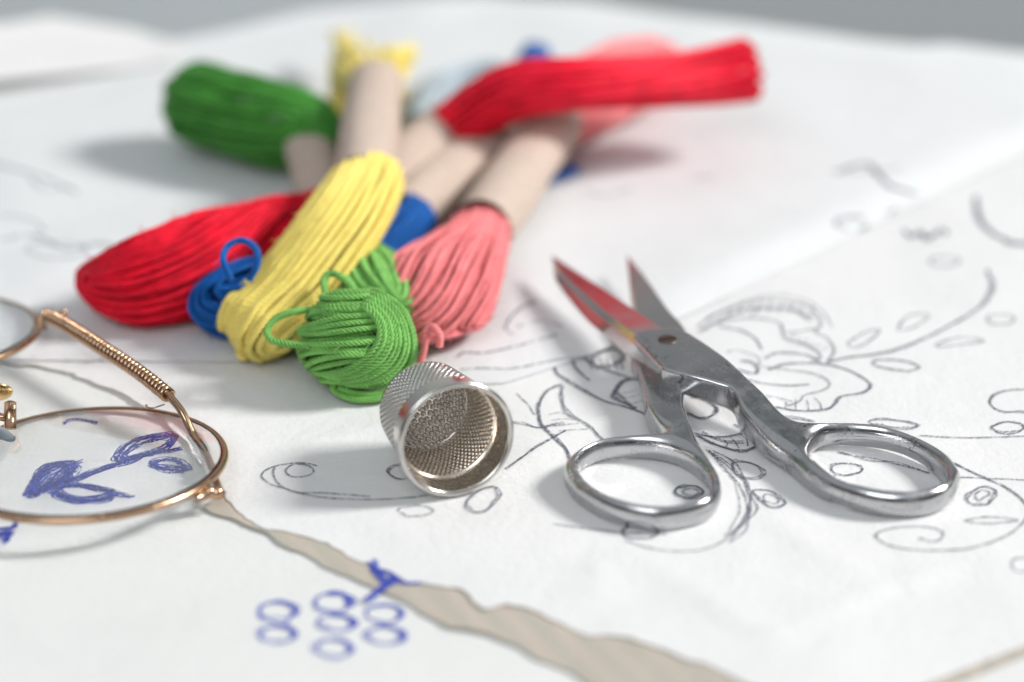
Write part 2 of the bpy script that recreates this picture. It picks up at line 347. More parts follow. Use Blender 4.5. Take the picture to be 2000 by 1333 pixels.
L([(618, 912), (598, 906), (559, 907), (527, 917), (512, 931), (523, 944), (559, 956), (613, 970), (695, 977), (773, 975), (836, 968)])
L([(559, 921), (574, 909), (598, 909), (613, 921), (598, 931), (570, 931)], closed=True)
L([(540, 912), (531, 921), (543, 944), (578, 962), (637, 965), (720, 972)])
L([(790, 909), (770, 912), (757, 922), (768, 934), (795, 938)], dbl=1)
O(812, 999, 32, 11); O(945, 978, 36, 20, -.5, 1)
L([(985, 918), (1010, 902), (1050, 873), (1106, 842)], dbl=1); L([(990, 826), (1020, 828), (1050, 836), (1075, 832), (1100, 826)], dbl=1)
L([(1096, 752), (1064, 768), (1050, 796), (1057, 829), (1082, 857), (1106, 880), (1118, 905)], dbl=2); L([(1099, 754), (1094, 782), (1115, 810), (1143, 829), (1171, 852), (1180, 862)], dbl=1)
for a in ([(1073, 811), (1115, 813)], [(1076, 822), (1122, 821)], [(1082, 833), (1133, 829)], [(1090, 843), (1146, 839)]): L([a[0], ((a[0][0]+a[1][0])/2, a[0][1]-3), a[1]], .022)
L([(1059, 633), (1080, 652), (1106, 657)]); L([(1106, 657), (1090, 690), (1085, 727), (1120, 754), (1175, 782), (1240, 803), (1290, 826)], .045, 1)
L([(1133, 699), (1166, 717), (1231, 740)], .05, 1); L([(1060, 590), (1066, 610), (1082, 650), (1104, 664)], dbl=1); L([(1140, 690), (1160, 668), (1205, 655)], .05, 1)
L([(1248, 740), (1222, 745), (1203, 764), (1208, 780), (1240, 800)], .06, 2)
for a in ([(1215, 770), (1245, 762)], [(1218, 780), (1250, 772)], [(1226, 790), (1258, 780)]): L([a[0], ((a[0][0]+a[1][0])/2, a[0][1]-2), a[1]], .022)
L([(1343, 806), (1371, 820), (1394, 810), (1396, 796), (1371, 782), (1350, 776)], .045, 2)
L([(1361, 852), (1399, 871), (1445, 880), (1482, 871), (1500, 858)], .05, 2); L([(1440, 830), (1448, 842), (1431, 852), (1389, 856), (1350, 848)], .04, 1)
for a in ([(1410, 858), (1420, 874)], [(1428, 856), (1440, 876)], [(1448, 848), (1462, 872)]): L([a[0], ((a[0][0]+a[1][0])/2+3, (a[0][1]+a[1][1])/2), a[1]], .025)
L([(1380, 880), (1413, 913), (1436, 936), (1454, 964), (1459, 996), (1445, 1029), (1413, 1057), (1366, 1075), (1315, 1078), (1268, 1071), (1222, 1057)])
L([(1390, 884), (1420, 908), (1446, 940), (1464, 968), (1468, 994), (1453, 1026), (1425, 1050)], dbl=2, jit=.03); L([(1395, 898), (1426, 932), (1440, 962), (1444, 1000), (1425, 1040)], .025)
L([(1429, 901), (1450, 903), (1473, 908), (1489, 923), (1480, 934), (1455, 936), (1438, 924)], closed=True, dbl=1); L([(1472, 960), (1500, 959), (1525, 970), (1531, 986), (1512, 993), (1486, 980)], closed=True, dbl=1)
O(1507, 976, 15, 8, .4); L([(1080, 1024), (1133, 1033), (1213, 1040), (1300, 1044)]); O(1250, 1041, 36, 13, 0, 1); O(1345, 962, 26, 12, 0, 2); O(1348, 962, 16, 7)
O(1652, 917, 30, 12, 0, 1); L([(1640, 885), (1660, 889), (1700, 897), (1760, 911), (1815, 926)], dbl=1)
L([(1794, 1051), (1813, 1058), (1838, 1055), (1841, 1039), (1808, 1031), (1761, 1032), (1723, 1038), (1711, 1051), (1732, 1065), (1780, 1075), (1837, 1077), (1903, 1070), (1960, 1051), (1993, 1027), (2020, 990)], .04)
L([(1799, 852), (1840, 855), (1875, 857), (1940, 855), (2040, 851)]); L([(1862, 905), (1917, 933), (1965, 956), (2000, 980), (2040, 1030)], dbl=1); L([(1875, 933), (1940, 935), (2040, 942)])
O(1919, 970, 28, 17, -.3, 1); O(1917, 968, 14, 9, -.3); L([(1885, 1020), (1930, 1012), (1992, 1017), (1935, 1024)], closed=True); O(1745, 829, 48, 8, .06, 1); O(1968, 836, 32, 10, 0, 1); O(1994, 785, 62, 23, 0, 1); O(2000, 1105, 26, 15); O(1750, 715, 46, 10, .1, 1)
L([(1360, 640), (1400, 615), (1467, 591), (1511, 588), (1569, 598), (1599, 618), (1603, 638), (1592, 649), (1620, 662), (1630, 686), (1615, 706)], .045)
L([(1400, 632), (1451, 622), (1501, 625), (1525, 637), (1532, 662), (1569, 672), (1592, 686), (1603, 702)], .045); L([(1535, 652), (1565, 648), (1599, 642)], .04); L([(1445, 612), (1480, 598), (1470, 620)], .03); L([(1500, 604), (1540, 602), (1590, 622)], .03)
L([(1657, 672), (1687, 652), (1721, 645), (1704, 665), (1670, 680)], closed=True, wid=.04); L([(1751, 643), (1778, 618), (1814, 618), (1788, 638), (1765, 646)], closed=True, wid=.04); O(1955, 625, 26, 10, wid=.04); L([(1826, 674), (1873, 660), (1923, 668), (1880, 674), (1835, 678)], closed=True, wid=.04)
L([(1615, 708), (1650, 701), (1738, 688), (1805, 664), (1873, 627), (1923, 593), (1942, 561), (1930, 528)], .045, 1)
L([(1485, 718), (1530, 722), (1590, 733), (1623, 750), (1609, 764), (1571, 774), (1562, 786), (1540, 795)], .04); L([(1500, 724), (1540, 712), (1604, 709), (1666, 728), (1701, 752), (1685, 769), (1642, 774), (1630, 790), (1609, 802), (1561, 804), (1519, 797)], .045, 1)
for a in ([(1535, 786), (1530, 800)], [(1555, 782), (1552, 802)], [(1575, 780), (1580, 803)], [(1592, 778), (1604, 800)]): L([a[0], ((a[0][0]+a[1][0])/2+2, (a[0][1]+a[1][1])/2), a[1]], .025)
L([(1447, 705), (1470, 708), (1483, 719), (1473, 731), (1447, 724)], .04, 1); L([(1514, 814), (1550, 816), (1592, 824)], dbl=1); L([(1420, 690), (1440, 684), (1480, 700), (1485, 716)], .03)
L([(1905, 385), (1915, 430), (1950, 462), (2010, 482)], .08, 1); L([(1958, 462), (1975, 480), (2020, 470)], .08); O(1845, 512, 28, 10, wid=.05); L([(1765, 452), (1780, 466), (1800, 452), (1812, 470), (1840, 448), (1848, 460)], .07, 1)
# more petals and shading of the big flower
L([(1365, 650), (1405, 626), (1460, 606), (1512, 602), (1560, 610), (1586, 628)], .035, 1); L([(1404, 640), (1440, 645), (1470, 660), (1490, 684)], .035, 1); L([(1380, 622), (1430, 600), (1500, 578), (1560, 584), (1606, 606), (1625, 640)], .03)
for k in range(9): x = 1420+k*20; L([(x, 618-6*math.sin(k*.4)), (x+6, 606-8*math.sin(k*.4)), (x+9, 597-9*math.sin(k*.4))], .024)
for k in range(6): L([(1538+k*11, 668+k*4), (1546+k*12, 660+k*5), (1552+k*13, 654+k*5)], .024)
L([(1490, 700), (1520, 690), (1570, 694), (1600, 708)], .035, 1); L([(1440, 736), (1490, 750), (1540, 756), (1580, 752)], .035, 1); L([(1470, 770), (1510, 778), (1548, 786)], .03)
L([(1100, 560), (1085, 580), (1090, 606)], .04, 1); L([(1140, 660), (1120, 690), (1126, 720), (1150, 744)], .04, 1); L([(1150, 704), (1170, 690), (1200, 684), (1220, 700), (1200, 716), (1168, 716)], .05, 1)
for k in range(6): L([(1148+k*12, 706-k*2), (1152+k*12, 716-k), (1158+k*12, 724)], .03)
L([(1185, 862), (1200, 880), (1196, 900)], .03); L([(1010, 770), (1030, 790), (1044, 812)], .03); L([(1372, 846), (1410, 862), (1450, 862)], .04, 1); L([(1270, 812), (1300, 822), (1330, 820)], .04, 1)
o = K.mb.build('pencil_drawing', M['pencil'], paper_floral)
K = Ink(z2); L = K.line; O = K.oval
L([(-60, 318), (0, 322), (60, 338), (110, 358), (150, 378)], .06, 1); L([(60, 350), (90, 372), (140, 365)], .06); L([(0, 470), (60, 462), (130, 486), (200, 478), (240, 490)], .05, 1); O(110, 490, 60, 16, 0, wid=.05); L([(0, 420), (60, 430), (90, 455)], .05)
K.mb.build('scroll_drawing', M['faint'], paper_back); K = Ink(z2); L = K.line; O = K.oval
L([(1630, 338), (1690, 322), (1718, 345), (1740, 365), (1790, 382)], .09, 2); L([(1650, 340), (1720, 335), (1760, 330)], .08); K.mb.build('flower_drawing', M['faint'], paper_back); K = Ink(z2); L = K.line; O = K.oval; O(1665, 437, 32, 14, wid=.06, dbl=1); L([(1730, 420), (1755, 408)], .06)
L([(1140, 372), (1180, 384), (1230, 370)], .05); L([(1350, 350), (1400, 346)], .05)
K.mb.build('scroll_drawing', M['faint'], paper_back); K = Ink(z2); L = K.line; O = K.oval
L([(900, 724), (940, 719), (1000, 722), (1080, 704), (1160, 694)], .035, 1); L([(890, 700), (905, 690), (960, 690), (1090, 655)], .035, 1); L([(1000, 655), (985, 640), (1010, 610), (1050, 590)], .035, 1); L([(1010, 640), (1060, 628), (1100, 640)], .035); K.mb.build('stem_drawing', M['faint'], paper_back); K = Ink(z2); L = K.line
L([(120, 706), (180, 709), (205, 698), (196, 690)], .035)
K.mb.build('stem_drawing', M['faint'], paper_back)
K = Ink(z3); L = K.line; O = K.oval
for cx, cy in ((542, 1195), (650, 1178), (750, 1200), (542, 1240), (657, 1218), (752, 1242), (652, 1267)):
    for q in range(3): 
        a0 = RNG.uniform(0, 6.28); a = np.linspace(a0, a0+6.0, 10); rx, ry = 37+RNG.normal(0, 2.5), 17+RNG.normal(0, 2)
        L([(cx+rx*math.cos(t), cy+ry*math.sin(t)) for t in a], .030, jit=.025)
    L([(cx-8, cy-17), (cx+18, cy-15), (cx+36, cy-1), (cx+33, cy+8)], .055, 2)
K.mb.build('grape_drawing', M['blue_ink'], paper_blue); K = Ink(z3); L = K.line
L([(61, 972), (74, 939), (97, 920), (133, 912), (144, 925), (126, 945), (92, 959)], .028, 17, True, jit=.022); L([(75, 965), (105, 940), (130, 920), (160, 908)], .03, 3)
L([(64, 968), (80, 945), (104, 928), (128, 918)], .028, 7, jit=.02); L([(70, 966), (96, 952), (122, 934), (140, 920)], .026, 6, jit=.02); L([(118, 968), (150, 976), (190, 974), (214, 968)], .028, 6, jit=.016); L([(240, 900), (262, 884), (296, 870), (326, 864)], .026, 6, jit=.018); L([(300, 918), (330, 918), (356, 922)], .026, 4, jit=.014)
L([(95, 958), (130, 948), (169, 936), (214, 920), (259, 907), (305, 893)], .028, 13, jit=.018); L([(108, 965), (139, 954), (191, 959), (220, 968), (203, 979), (146, 982)], .028, 15, True, jit=.02); L([(215, 966), (235, 972), (254, 976)], .05, 2)
L([(230, 907), (250, 880), (289, 864), (335, 858), (330, 878), (281, 897)], .026, 12, True, jit=.02); L([(260, 902), (310, 892), (350, 884)], .05, 3); L([(293, 913), (335, 905), (367, 923), (330, 926)], .026, 9, True, jit=.018); L([(125, 838), (150, 830), (190, 836)], .04, 2)
K.mb.build('leaf_drawing', M['blue_ink'], paper_blue); K = Ink(z3); L = K.line
L([(-40, 1018), (0, 1010), (30, 1018), (25, 1032), (0, 1034), (-30, 1032)], .06, 4, True); L([(-40, 1060), (0, 1048), (22, 1040), (10, 1060)], .06, 4)
K.mb.build('scroll_drawing', M['blue_ink'], paper_blue)

K = Ink(lambda x, y: max(z5(x, y), z3(x, y))+.004); L = K.line
L([(716, 1172), (738, 1156), (762, 1138), (770, 1128)], .09, 4); L([(758, 1138), (738, 1122), (722, 1100)], .07, 3); L([(742, 1128), (740, 1112), (752, 1122), (760, 1108), (768, 1128)], .05, 2); L([(765, 1132), (800, 1130), (850, 1139)], .06, 3); L([(775, 1138), (800, 1140), (826, 1138)], .05, 2)
K.mb.build('stalk_drawing', M['blue_ink'], paper_tan)

# ------------------------------------------------------------------ thimble
def thimble():
    Lh, R0, R1 = 1.50, .825, .69; tilt = math.atan((R0+.055-R1-.01)/Lh); yaw = math.radians(21)
    c0 = at(893, 864, R0+.09); c0[2] = z1(c0[0], c0[1])+R0+.075
    ax = np.array([-math.sin(yaw)*math.cos(tilt), math.cos(yaw)*math.cos(tilt), -math.sin(tilt)])   # rim -> closed end
    N = np.cross(ax, [0, 0, 1.]); N /= np.linalg.norm(N); B = np.cross(N, ax)
    root = thing('thimble', (c0[0], c0[1], 0), 'dimpled silver thimble lying on its side in front of the green thread', 'thimble')
    def surf(t, r, a): return c0+ax*np.asarray(t)[..., None]+np.asarray(r)[..., None]*(np.cos(a)[..., None]*N+np.sin(a)[..., None]*B)
    def Rt(t): s = np.clip(t/Lh, 0, 1); return R0+(R1-R0)*(s**1.25)
    na = 600; A = np.arange(na)/na*2*math.pi
    def dimple(t, a, dt, cnt, rad):      # staggered rows of dimples, 1 in the middle
        row = np.floor(t/dt); tt = t/dt-row-.5; u = a/(2*math.pi)*cnt+.5*(row % 2); uu = u-np.floor(u)-.5
        d = np.hypot(tt*dt, uu*2*math.pi*.72/cnt)/rad; return np.clip(1-d*d, 0, 1)
    # outside wall
    t = np.r_[np.linspace(.06, .42, 14), np.linspace(.43, Lh-.12, 150)]; TT, AA = np.meshgrid(t, A, indexing='ij')
    r = Rt(TT); k = dimple(TT-.46, AA, .075, 56, .037)*(TT > .46)*(TT < Lh-.13); mb = MB()
    mb.grid(surf(TT, r-.030*k, AA), wrap_v=True)
    # rounded shoulder and closed end
    th = np.linspace(0, math.pi/2, 10); ts = Lh-.12+.12*np.sin(th); rs = Rt(np.array([Lh-.12]))[0]-.12+.12*np.cos(th)
    rr = np.r_[rs, np.linspace(rs[-1], .0005, 60)[1:]]; tt = np.r_[ts, np.full(59, ts[-1])]
    RR, AA2 = np.meshgrid(rr, A, indexing='ij'); TT2 = np.repeat(tt[:, None], na, 1); mb.grid(surf(TT2, RR, AA2), wrap_v=True)
    body = mb.build('outer_wall', M['nickel'], root)
    # inside wall and inside of the cap with the raised back of every dimple
    mb = MB(); t = np.r_[np.linspace(.03, .44, 16), np.linspace(.45, Lh-.155, 150)]; TT, AA = np.meshgrid(t, A, indexing='ij')
    k = dimple(TT-.46, AA, .066, 64, .032)*(TT > .52); lip = .035*np.exp(-((TT-.455)/.022)**2)+.012*(TT > .455)
    mb.grid(surf(TT, Rt(TT)-.04-lip-.022*k**.8, AA)[::-1], wrap_v=True); mb.build('inner_wall', M['nickel_in'], root)
    mb = MB(); rc = np.linspace(.0005, Rt(np.array([Lh-.16]))[0]-.03, 150); RR, AA3 = np.meshgrid(rc, A, indexing='ij')
    X, Yy = RR*np.cos(AA3), RR*np.sin(AA3); s = .096; hgt = np.zeros_like(X)
    for j in range(-9, 10):
        for i in range(-9, 10):
            x, y = (i+.5*(j % 2))*s, j*s*.866
            if math.hypot(x, y) < .60:
                x += random.uniform(-.008, .008); y += random.uniform(-.008, .008)
                d = np.hypot(X-x, Yy-y)/.041; hgt = np.maximum(hgt, np.clip(1-d**2, 0, 1)**.55)
    hgt = np.where(np.abs(RR-.63) < .02, .4*(1-(np.abs(RR-.63)/.02)**2), hgt)
    mb.grid(surf(Lh-.155-.042*hgt, RR, AA3), wrap_v=True); mb.build('cap_inside', M['nickel'], root)
    mb = MB(); a = A[::3]; P = surf(np.full(len(a), .045), np.full(len(a), R0-.002), a)
    ph = np.arange(16)/16*2*math.pi; rad = P-(c0+ax*.045); rad /= np.linalg.norm(rad, axis=1)[:, None]
    V = P[:, None]+.046*(np.cos(ph)[None, :, None]*rad[:, None]+np.sin(ph)[None, :, None]*ax[None, None]); mb.grid(V, wrap_u=True, wrap_v=True)
    mb.build('rolled_rim', M['nickel'], root)
thimble()

# ------------------------------------------------------------------ scissors
def surface_nets(f, org, h):
    s = f < 0; nx, ny, nz = f.shape
    cs = [(i, j, k) for i in (0, 1) for j in (0, 1) for k in (0, 1)]
    sub = lambda A, c: A[c[0]:nx-1+c[0], c[1]:ny-1+c[1], c[2]:nz-1+c[2]]
    cnt = sum(sub(s, c).astype(np.int8) for c in cs); cell = (cnt > 0) & (cnt < 8); ci = np.argwhere(cell)
    acc = np.zeros((len(ci), 3)); num = np.zeros(len(ci))
    for a in cs:
        for ax in range(3):
            if a[ax]: continue
            b = list(a); b[ax] = 1
            fa = f[ci[:, 0]+a[0], ci[:, 1]+a[1], ci[:, 2]+a[2]]; fb = f[ci[:, 0]+b[0], ci[:, 1]+b[1], ci[:, 2]+b[2]]
            m = (fa < 0) != (fb < 0); t = np.where(m, fa/(fa-fb+1e-30), 0); p = np.tile(np.array(a, float), (len(ci), 1)); p[:, ax] = t
            acc += p*m[:, None]; num += m
    V = org+h*(ci+acc/num[:, None]); ids = np.full(cell.shape, -1); ids[tuple(ci.T)] = np.arange(len(ci)); F = []
    for ax in range(3):
        u, v = (ax+1) % 3, (ax+2) % 3; sl0 = [slice(1, -1)]*3; sl0[ax] = slice(0, -1); sl1 = list(sl0); sl1[ax] = slice(1, None)
        e = np.argwhere(s[tuple(sl0)] != s[tuple(sl1)]); off = np.ones(3, int); off[ax] = 0; e = e+off
        du = np.eye(3, dtype=int)[u]; dv = np.eye(3, dtype=int)[v]
        q = np.stack([ids[tuple((e-du-dv).T)], ids[tuple((e-dv).T)], ids[tuple(e.T)], ids[tuple((e-du).T)]], 1)
        neg = s[tuple(e.T)]; q[~neg] = q[~neg][:, ::-1]; F.append(q)
    g = np.stack(np.gradient(f, h), -1); w = (V-org)/h; i0 = np.clip(np.floor(w).astype(int), 0, np.array(f.shape)-2); fr = w-i0; n = np.zeros_like(V)
    for c in cs:
        wt = np.prod(np.where(np.array(c), fr, 1-fr), 1); n += wt[:, None]*g[i0[:, 0]+c[0], i0[:, 1]+c[1], i0[:, 2]+c[2]]
    return V, np.vstack(F), n/np.linalg.norm(n, axis=1)[:, None]
def sm(t): t = np.clip(t, 0, 1); return t*t*(3-2*t)
def handle(name, mat_, parent, outer, holes, zfield, h=.022):
    outer = np.array([at(*p)[:2] for p in outer]); outer = spline(outer, .04, True)
    hs = [spline(np.array([at(*p)[:2] for p in hh]), .04, True) for hh in holes]; hs = [q.mean(0)+(q-q.mean(0))*.965 for q in hs]
    lo = outer.min(0)-.1; hi = outer.max(0)+.1; gx = np.arange(lo[0], hi[0], h); gy = np.arange(lo[1], hi[1], h)
    P = np.stack(np.meshgrid(gx, gy, indexing='ij'), -1).reshape(-1, 2)
    d, i = poly_sdf(P, outer); d = np.where(i, -d, d)
    for hh in hs:
        d2, i2 = poly_sdf(P, hh); d = np.maximum(d, np.where(i2, d2, -d2))
    d = d.reshape(len(gx), len(gy)); zc, T, r = (q.reshape(len(gx), len(gy)) for q in zfield(P))
    gz = np.arange(-.1, 1.05, h); Z = gz[None, None]
    bulge = .075*np.clip((r-.05)/.045, 0, 1)
    qx = d[..., None]+r[..., None]+bulge[..., None]*(2*(Z-zc[..., None])/T[..., None])**2; qz = np.abs(Z-zc[..., None])-T[..., None]/2+r[..., None]
    f = np.hypot(np.maximum(qx, 0), np.maximum(qz, 0))+np.minimum(np.maximum(qx, qz), 0)-r[..., None]
    V, F, N = surface_nets(f, np.array([lo[0], lo[1], -.1]), h)
    mb = MB(); mb.add(V, F.tolist()); return mb.build(name, mat_, parent, normals=N)
def scissors():
    pv = at(1303, 663, .85); root = thing('scissors', (pv[0], pv[1], 0), 'small open steel embroidery scissors resting on the flower drawing', 'scissors')
    p2 = pv[:2]
    def field(ring_px, ring_z, piv_z, ring_T, piv_T):
        c = at(*ring_px, .25)[:2]; dv = c-p2; Ld = np.linalg.norm(dv); dv = dv/Ld
        def f(P):
            s = ((P-p2)@dv)/Ld; k = sm((s-.20)/.62)
            return piv_z+(ring_z-piv_z)*k-.05*np.clip(s, -1, 1)*0, piv_T+(ring_T-piv_T)*sm((s-.1)/.5), .05+(.095-.05)*sm((s-.45)/.3)
        return f
    A_out = [(1238, 652, .82), (1292, 642, .82), (1330, 644, .82), (1364, 662, .82), (1402, 688, .82), (1440, 719, .80), (1462, 740, .76), (1490, 770, .66), (1524, 806, .55), (1554, 825, .47), (1597, 829, .42), (1662, 827, .40), (1726, 833, .40), (1791, 855, .39),
             (1848, 890, .36), (1872, 925, .3), (1873, 948, .22), (1855, 985, .14), (1812, 1005, .12), (1748, 1009, .12), (1683, 998, .13), (1615, 972, .16), (1576, 942, .22), (1541, 903, .30), (1492, 866, .38), (1449, 823, .46), (1430, 786, .54), (1395, 770, .60), (1340, 752, .66), (1296, 733, .72), (1291, 718, .8), (1262, 685, .82)]
    A_hole = [(1577, 882, .36), (1597, 850, .36), (1640, 839, .37), (1700, 841, .37), (1750, 851, .37), (1795, 870, .37), (1832, 898, .37), (1850, 925, .36), (1845, 946, .38), (1791, 961, .40), (1740, 961, .4), (1695, 954, .4), (1640, 938, .4), (1596, 907, .38)]
    handle('handle', M['steel'], root, A_out, [A_hole], field((1720, 915), .25, .655, .45, .36))
    B_out = [(1238, 690, .55), (1330, 690, .55), (1338, 740, .55), (1336, 801, .45), (1361, 852, .42), (1390, 899, .40), (1407, 940, .32), (1406, 982, .2), (1384, 1014, .14), (1333, 1031, .12), (1268, 1036, .12), (1189, 1018, .12), (1133, 985, .14), (1106, 950, .2), (1101, 917, .3),
             (1115, 890, .38), (1143, 869, .4), (1180, 857, .4), (1240, 852, .4), (1290, 848, .42), (1300, 843, .42), (1284, 829, .42), (1266, 801, .45), (1259, 768, .5), (1246, 715, .55)]
    B_hole = [(1131, 893, .36), (1166, 872, .36), (1222, 864, .37), (1287, 867, .37), (1343, 886, .37), (1383, 922, .37), (1391, 946, .38), (1380, 972, .39), (1324, 989, .4), (1259, 989, .4), (1189, 970, .4), (1143, 940, .39), (1126, 912, .38)]
    handle('handle', M['steel'], root, B_out, [B_hole], field((1255, 945), .25, .38, .45, .26))
    def blade(name, st, mat_, cham):     # st: (cutting edge E, ridge R, foot of the spine side S), each px, py, z
        V = []
        for e, r_, s_ in st:
            E, R, Sp = at(*e), at(*r_), at(*s_); L_ = np.linalg.norm(R-Sp)
            V.append([E, E-[0, 0, .02], Sp-[0, 0, .01], Sp, R+(Sp-R)*cham+np.array([-.035, -.02, .0])*min(1, L_/.2), R])
        V = np.array(V); V = resample(spline(V.reshape(len(V), 18), .02), .06).reshape(-1, 6, 3); mb = MB(); mb.grid(V, wrap_v=True)
        mb.f.append((5, 4, 3, 2, 1, 0)); b = (len(V)-1)*6; mb.f.append(tuple(range(b, b+6)))
        o = mb.build(name, mat_, root, smooth=False); bv = o.modifiers.new('edge', 'BEVEL'); bv.width = .00008; bv.segments = 2; bv.limit_method = 'ANGLE'; bv.angle_limit = .35; return o
    blade('blade', [((1078, 499, .52), (1079, 503, .53), (1080, 510, .48)), ((1105, 517, .535), (1095, 531, .575), (1086, 548, .45)), ((1180, 566, .60), (1162, 592, .69), (1142, 620, .46)), ((1240, 606, .67), (1204, 626, .755), (1184, 656, .47)), ((1292, 641, .735), (1242, 655, .81), (1222, 690, .48)), ((1330, 668, .74), (1294, 714, .805), (1290, 744, .50))], M['blade'], .3)
    blade('blade', [((1225, 499, .47), (1225, 501, .475), (1225, 505, .46)), ((1262, 545, .49), (1235, 552, .49), (1229, 556, .44)), ((1302, 602, .51), (1243, 610, .51), (1236, 614, .43)), ((1338, 645, .50), (1270, 660, .50), (1258, 668, .42)), ((1352, 690, .50), (1262, 715, .50), (1250, 722, .42))], M['blade'], .5)
    mb = MB(); c = at(1304, 663, .842); a = np.arange(28)/28*2*math.pi
    rr = np.array([.0005, .10, .135, .15, .15]); zz = np.array([.010, .010, .008, .0, -.08])
    V = np.stack([np.stack([c[0]+r*np.cos(a), c[1]+r*np.sin(a), c[2]+z+0*a], -1) for r, z in zip(rr, zz)]); mb.grid(V, wrap_v=True)
    sc = mb.build('pivot_screw', mat('rusty_screw', (.16, .12, .10), .45, .9), root); part_of(sc, root)
    mb = MB(); d = np.array([.9, .35, 0]); d /= np.linalg.norm(d); n = np.array([-d[1], d[0], 0])
    z = np.array([0, 0, .013]); mb.add([c-d*.13-n*.02+z, c+d*.13-n*.02+z, c+d*.13+n*.02+z, c-d*.13+n*.02+z], [(0, 1, 2, 3)]); mb.build('slot', M['dark'], sc)
scissors()

# ------------------------------------------------------------------ spectacles
def spectacles():
    c = at(171, 904, .30); R = 1.97; tl = math.radians(6)
    root = thing('spectacles', (c[0], c[1], 0), 'old round gold wire spectacles lying folded at the left edge', 'glasses')
    def lens(c, tl, roll, nm=True):
        X = np.array([math.cos(roll), 0, -math.sin(roll)]); Yv = np.array([0, math.cos(tl), -math.sin(tl)]); Nn = np.cross(X, Yv); Nn /= np.linalg.norm(Nn)
        a = np.arange(160)/160*2*math.pi; P = c+R*(np.cos(a)[:, None]*X+np.sin(a)[:, None]*Yv)
        mb = MB(); mb.tube(P, .058, 12, closed=True); rim = mb.build('rim', M['gold'], root)
        r = np.linspace(.001, R-.03, 40); RR, AA = np.meshgrid(r, np.arange(96)/96*2*math.pi, indexing='ij'); mb = MB()
        top = lambda rr: .10-.055*(rr/R)**2*1.0; bot = lambda rr: -.03-.0*(rr/R)**2+.03*(1-(rr/R)**2)
        V = lambda zf: c+RR[..., None]*(np.cos(AA)[..., None]*X+np.sin(AA)[..., None]*Yv)+zf(RR)[..., None]*Nn
        A, Bm = V(top), V(bot); full = np.concatenate([A, Bm[::-1]], 0); mb.grid(full, wrap_v=True); lo = mb.build('lens', M['glass'], root)
        return X, Yv, Nn
    lens(c, tl, math.radians(-1.0)); c2 = at(-172, 652, .35); lens(c2, math.radians(8), 0)
    # hinge knob on the outer end of the near rim
    p = at(424, 963, .30); q = at(400, 968, .32)
    mb = MB(); mb.tube(np.array([at(380, 976, .3), q, p, at(440, 966, .28)]), [.05, .07, .06, .05], 12); mb.ball(p, .105, 12, (1, 1, 1)); mb.ball(at(409, 961, .34), .085, 10); mb.build('hinge', M['gold'], root)
    # sprung temple folded behind the lens
    A = spline([at(430, 962, .24), at(405, 900, .22), at(372, 838, .35), at(352, 800, .55), at(328, 772, .62)], .04)
    mb = MB(); mb.tube(A, np.linspace(.062, .058, len(A)), 12)
    A2 = spline([at(378, 848, .33), at(360, 806, .56), at(336, 775, .68), at(325, 766, .70)], .04); mb.tube(A2, .034, 8)
    t = mb.build('temple', M['gold'], root); part_of(t, root)
    core = resample(spline([at(330, 774, .63), at(275, 730, .68), at(200, 680, .72), at(120, 630, .74), at(86, 618, .70), at(78, 640, .55)], .04), .01)
    T, Nn, B = frames(core); mb = MB(); mb.tube(core, .05, 10, fr=(T, Nn, B)); s = np.arange(len(core))*.01; ph = 2*math.pi*s/.094
    H = core+.090*(np.cos(ph)[:, None]*Nn+np.sin(ph)[:, None]*B); mb.tube(H, .034, 8); mb.build('spring_coil', M['gold'], t)
    mb = MB(); W = spline([at(322, 790, .55), at(300, 797, .52), at(288, 796, .50), at(286, 792, .51)], .02); mb.tube(W, .013, 6); mb.ball(at(286, 792, .51), .02, 6); mb.build('loose_wire', M['gold'], t)
    mb = MB(); mb.ball(at(124, 611, .82), .06, 10); mb.tube(np.array([at(112, 640, .6), at(124, 613, .80)]), .02, 6); mb.build('tip_ball', M['gold'], t)
    # bridge with the pads
    mb = MB(); W = spline([at(-12, 850, .42), at(-20, 815, .6), at(-60, 780, .8), at(-90, 745, .7), at(-100, 715, .45)], .04); mb.tube(W, .06, 10); mb.build('bridge', M['gold'], root)
    mb = MB(); mb.tube(np.array([at(20, 838, .26), at(20, 815, .40), at(20, 786, .58)]), .092, 14); mb.tube(np.array([at(-10, 812, .42), at(18, 818, .38)]), .06, 8); ps = mb.build('pad_post', M['gold'], root); part_of(ps, root)
    mb = MB(); cc = at(20, 786, .588); mb.ball(cc, .07, 8, (1, .7, .25)); mb.build('screw_head', M['dark'], ps)
    def pad(name, mat_, pc, sc, rot):
        mb = MB(); u = np.linspace(0, math.pi, 14); v = np.arange(24)/24*2*math.pi
        V = np.stack([np.sin(u)[:, None]*np.cos(v), np.sin(u)[:, None]*np.sin(v), np.cos(u)[:, None]+0*v], -1)*np.array(sc)
        V = V@np.array(rot.to_matrix()).T+pc; mb.grid(V, wrap_v=True); mb.build(name, mat_, root)
    from mathutils import Euler
    pad('nose_pad', M['brass'], at(-14, 766, .55), (.30, .08, .24), Euler((.5, 0, .1)))
    pad('nose_pad', M['pad'], at(8, 852, .30), (.12, .06, .34), Euler((.6, -.3, 0)))
spectacles()

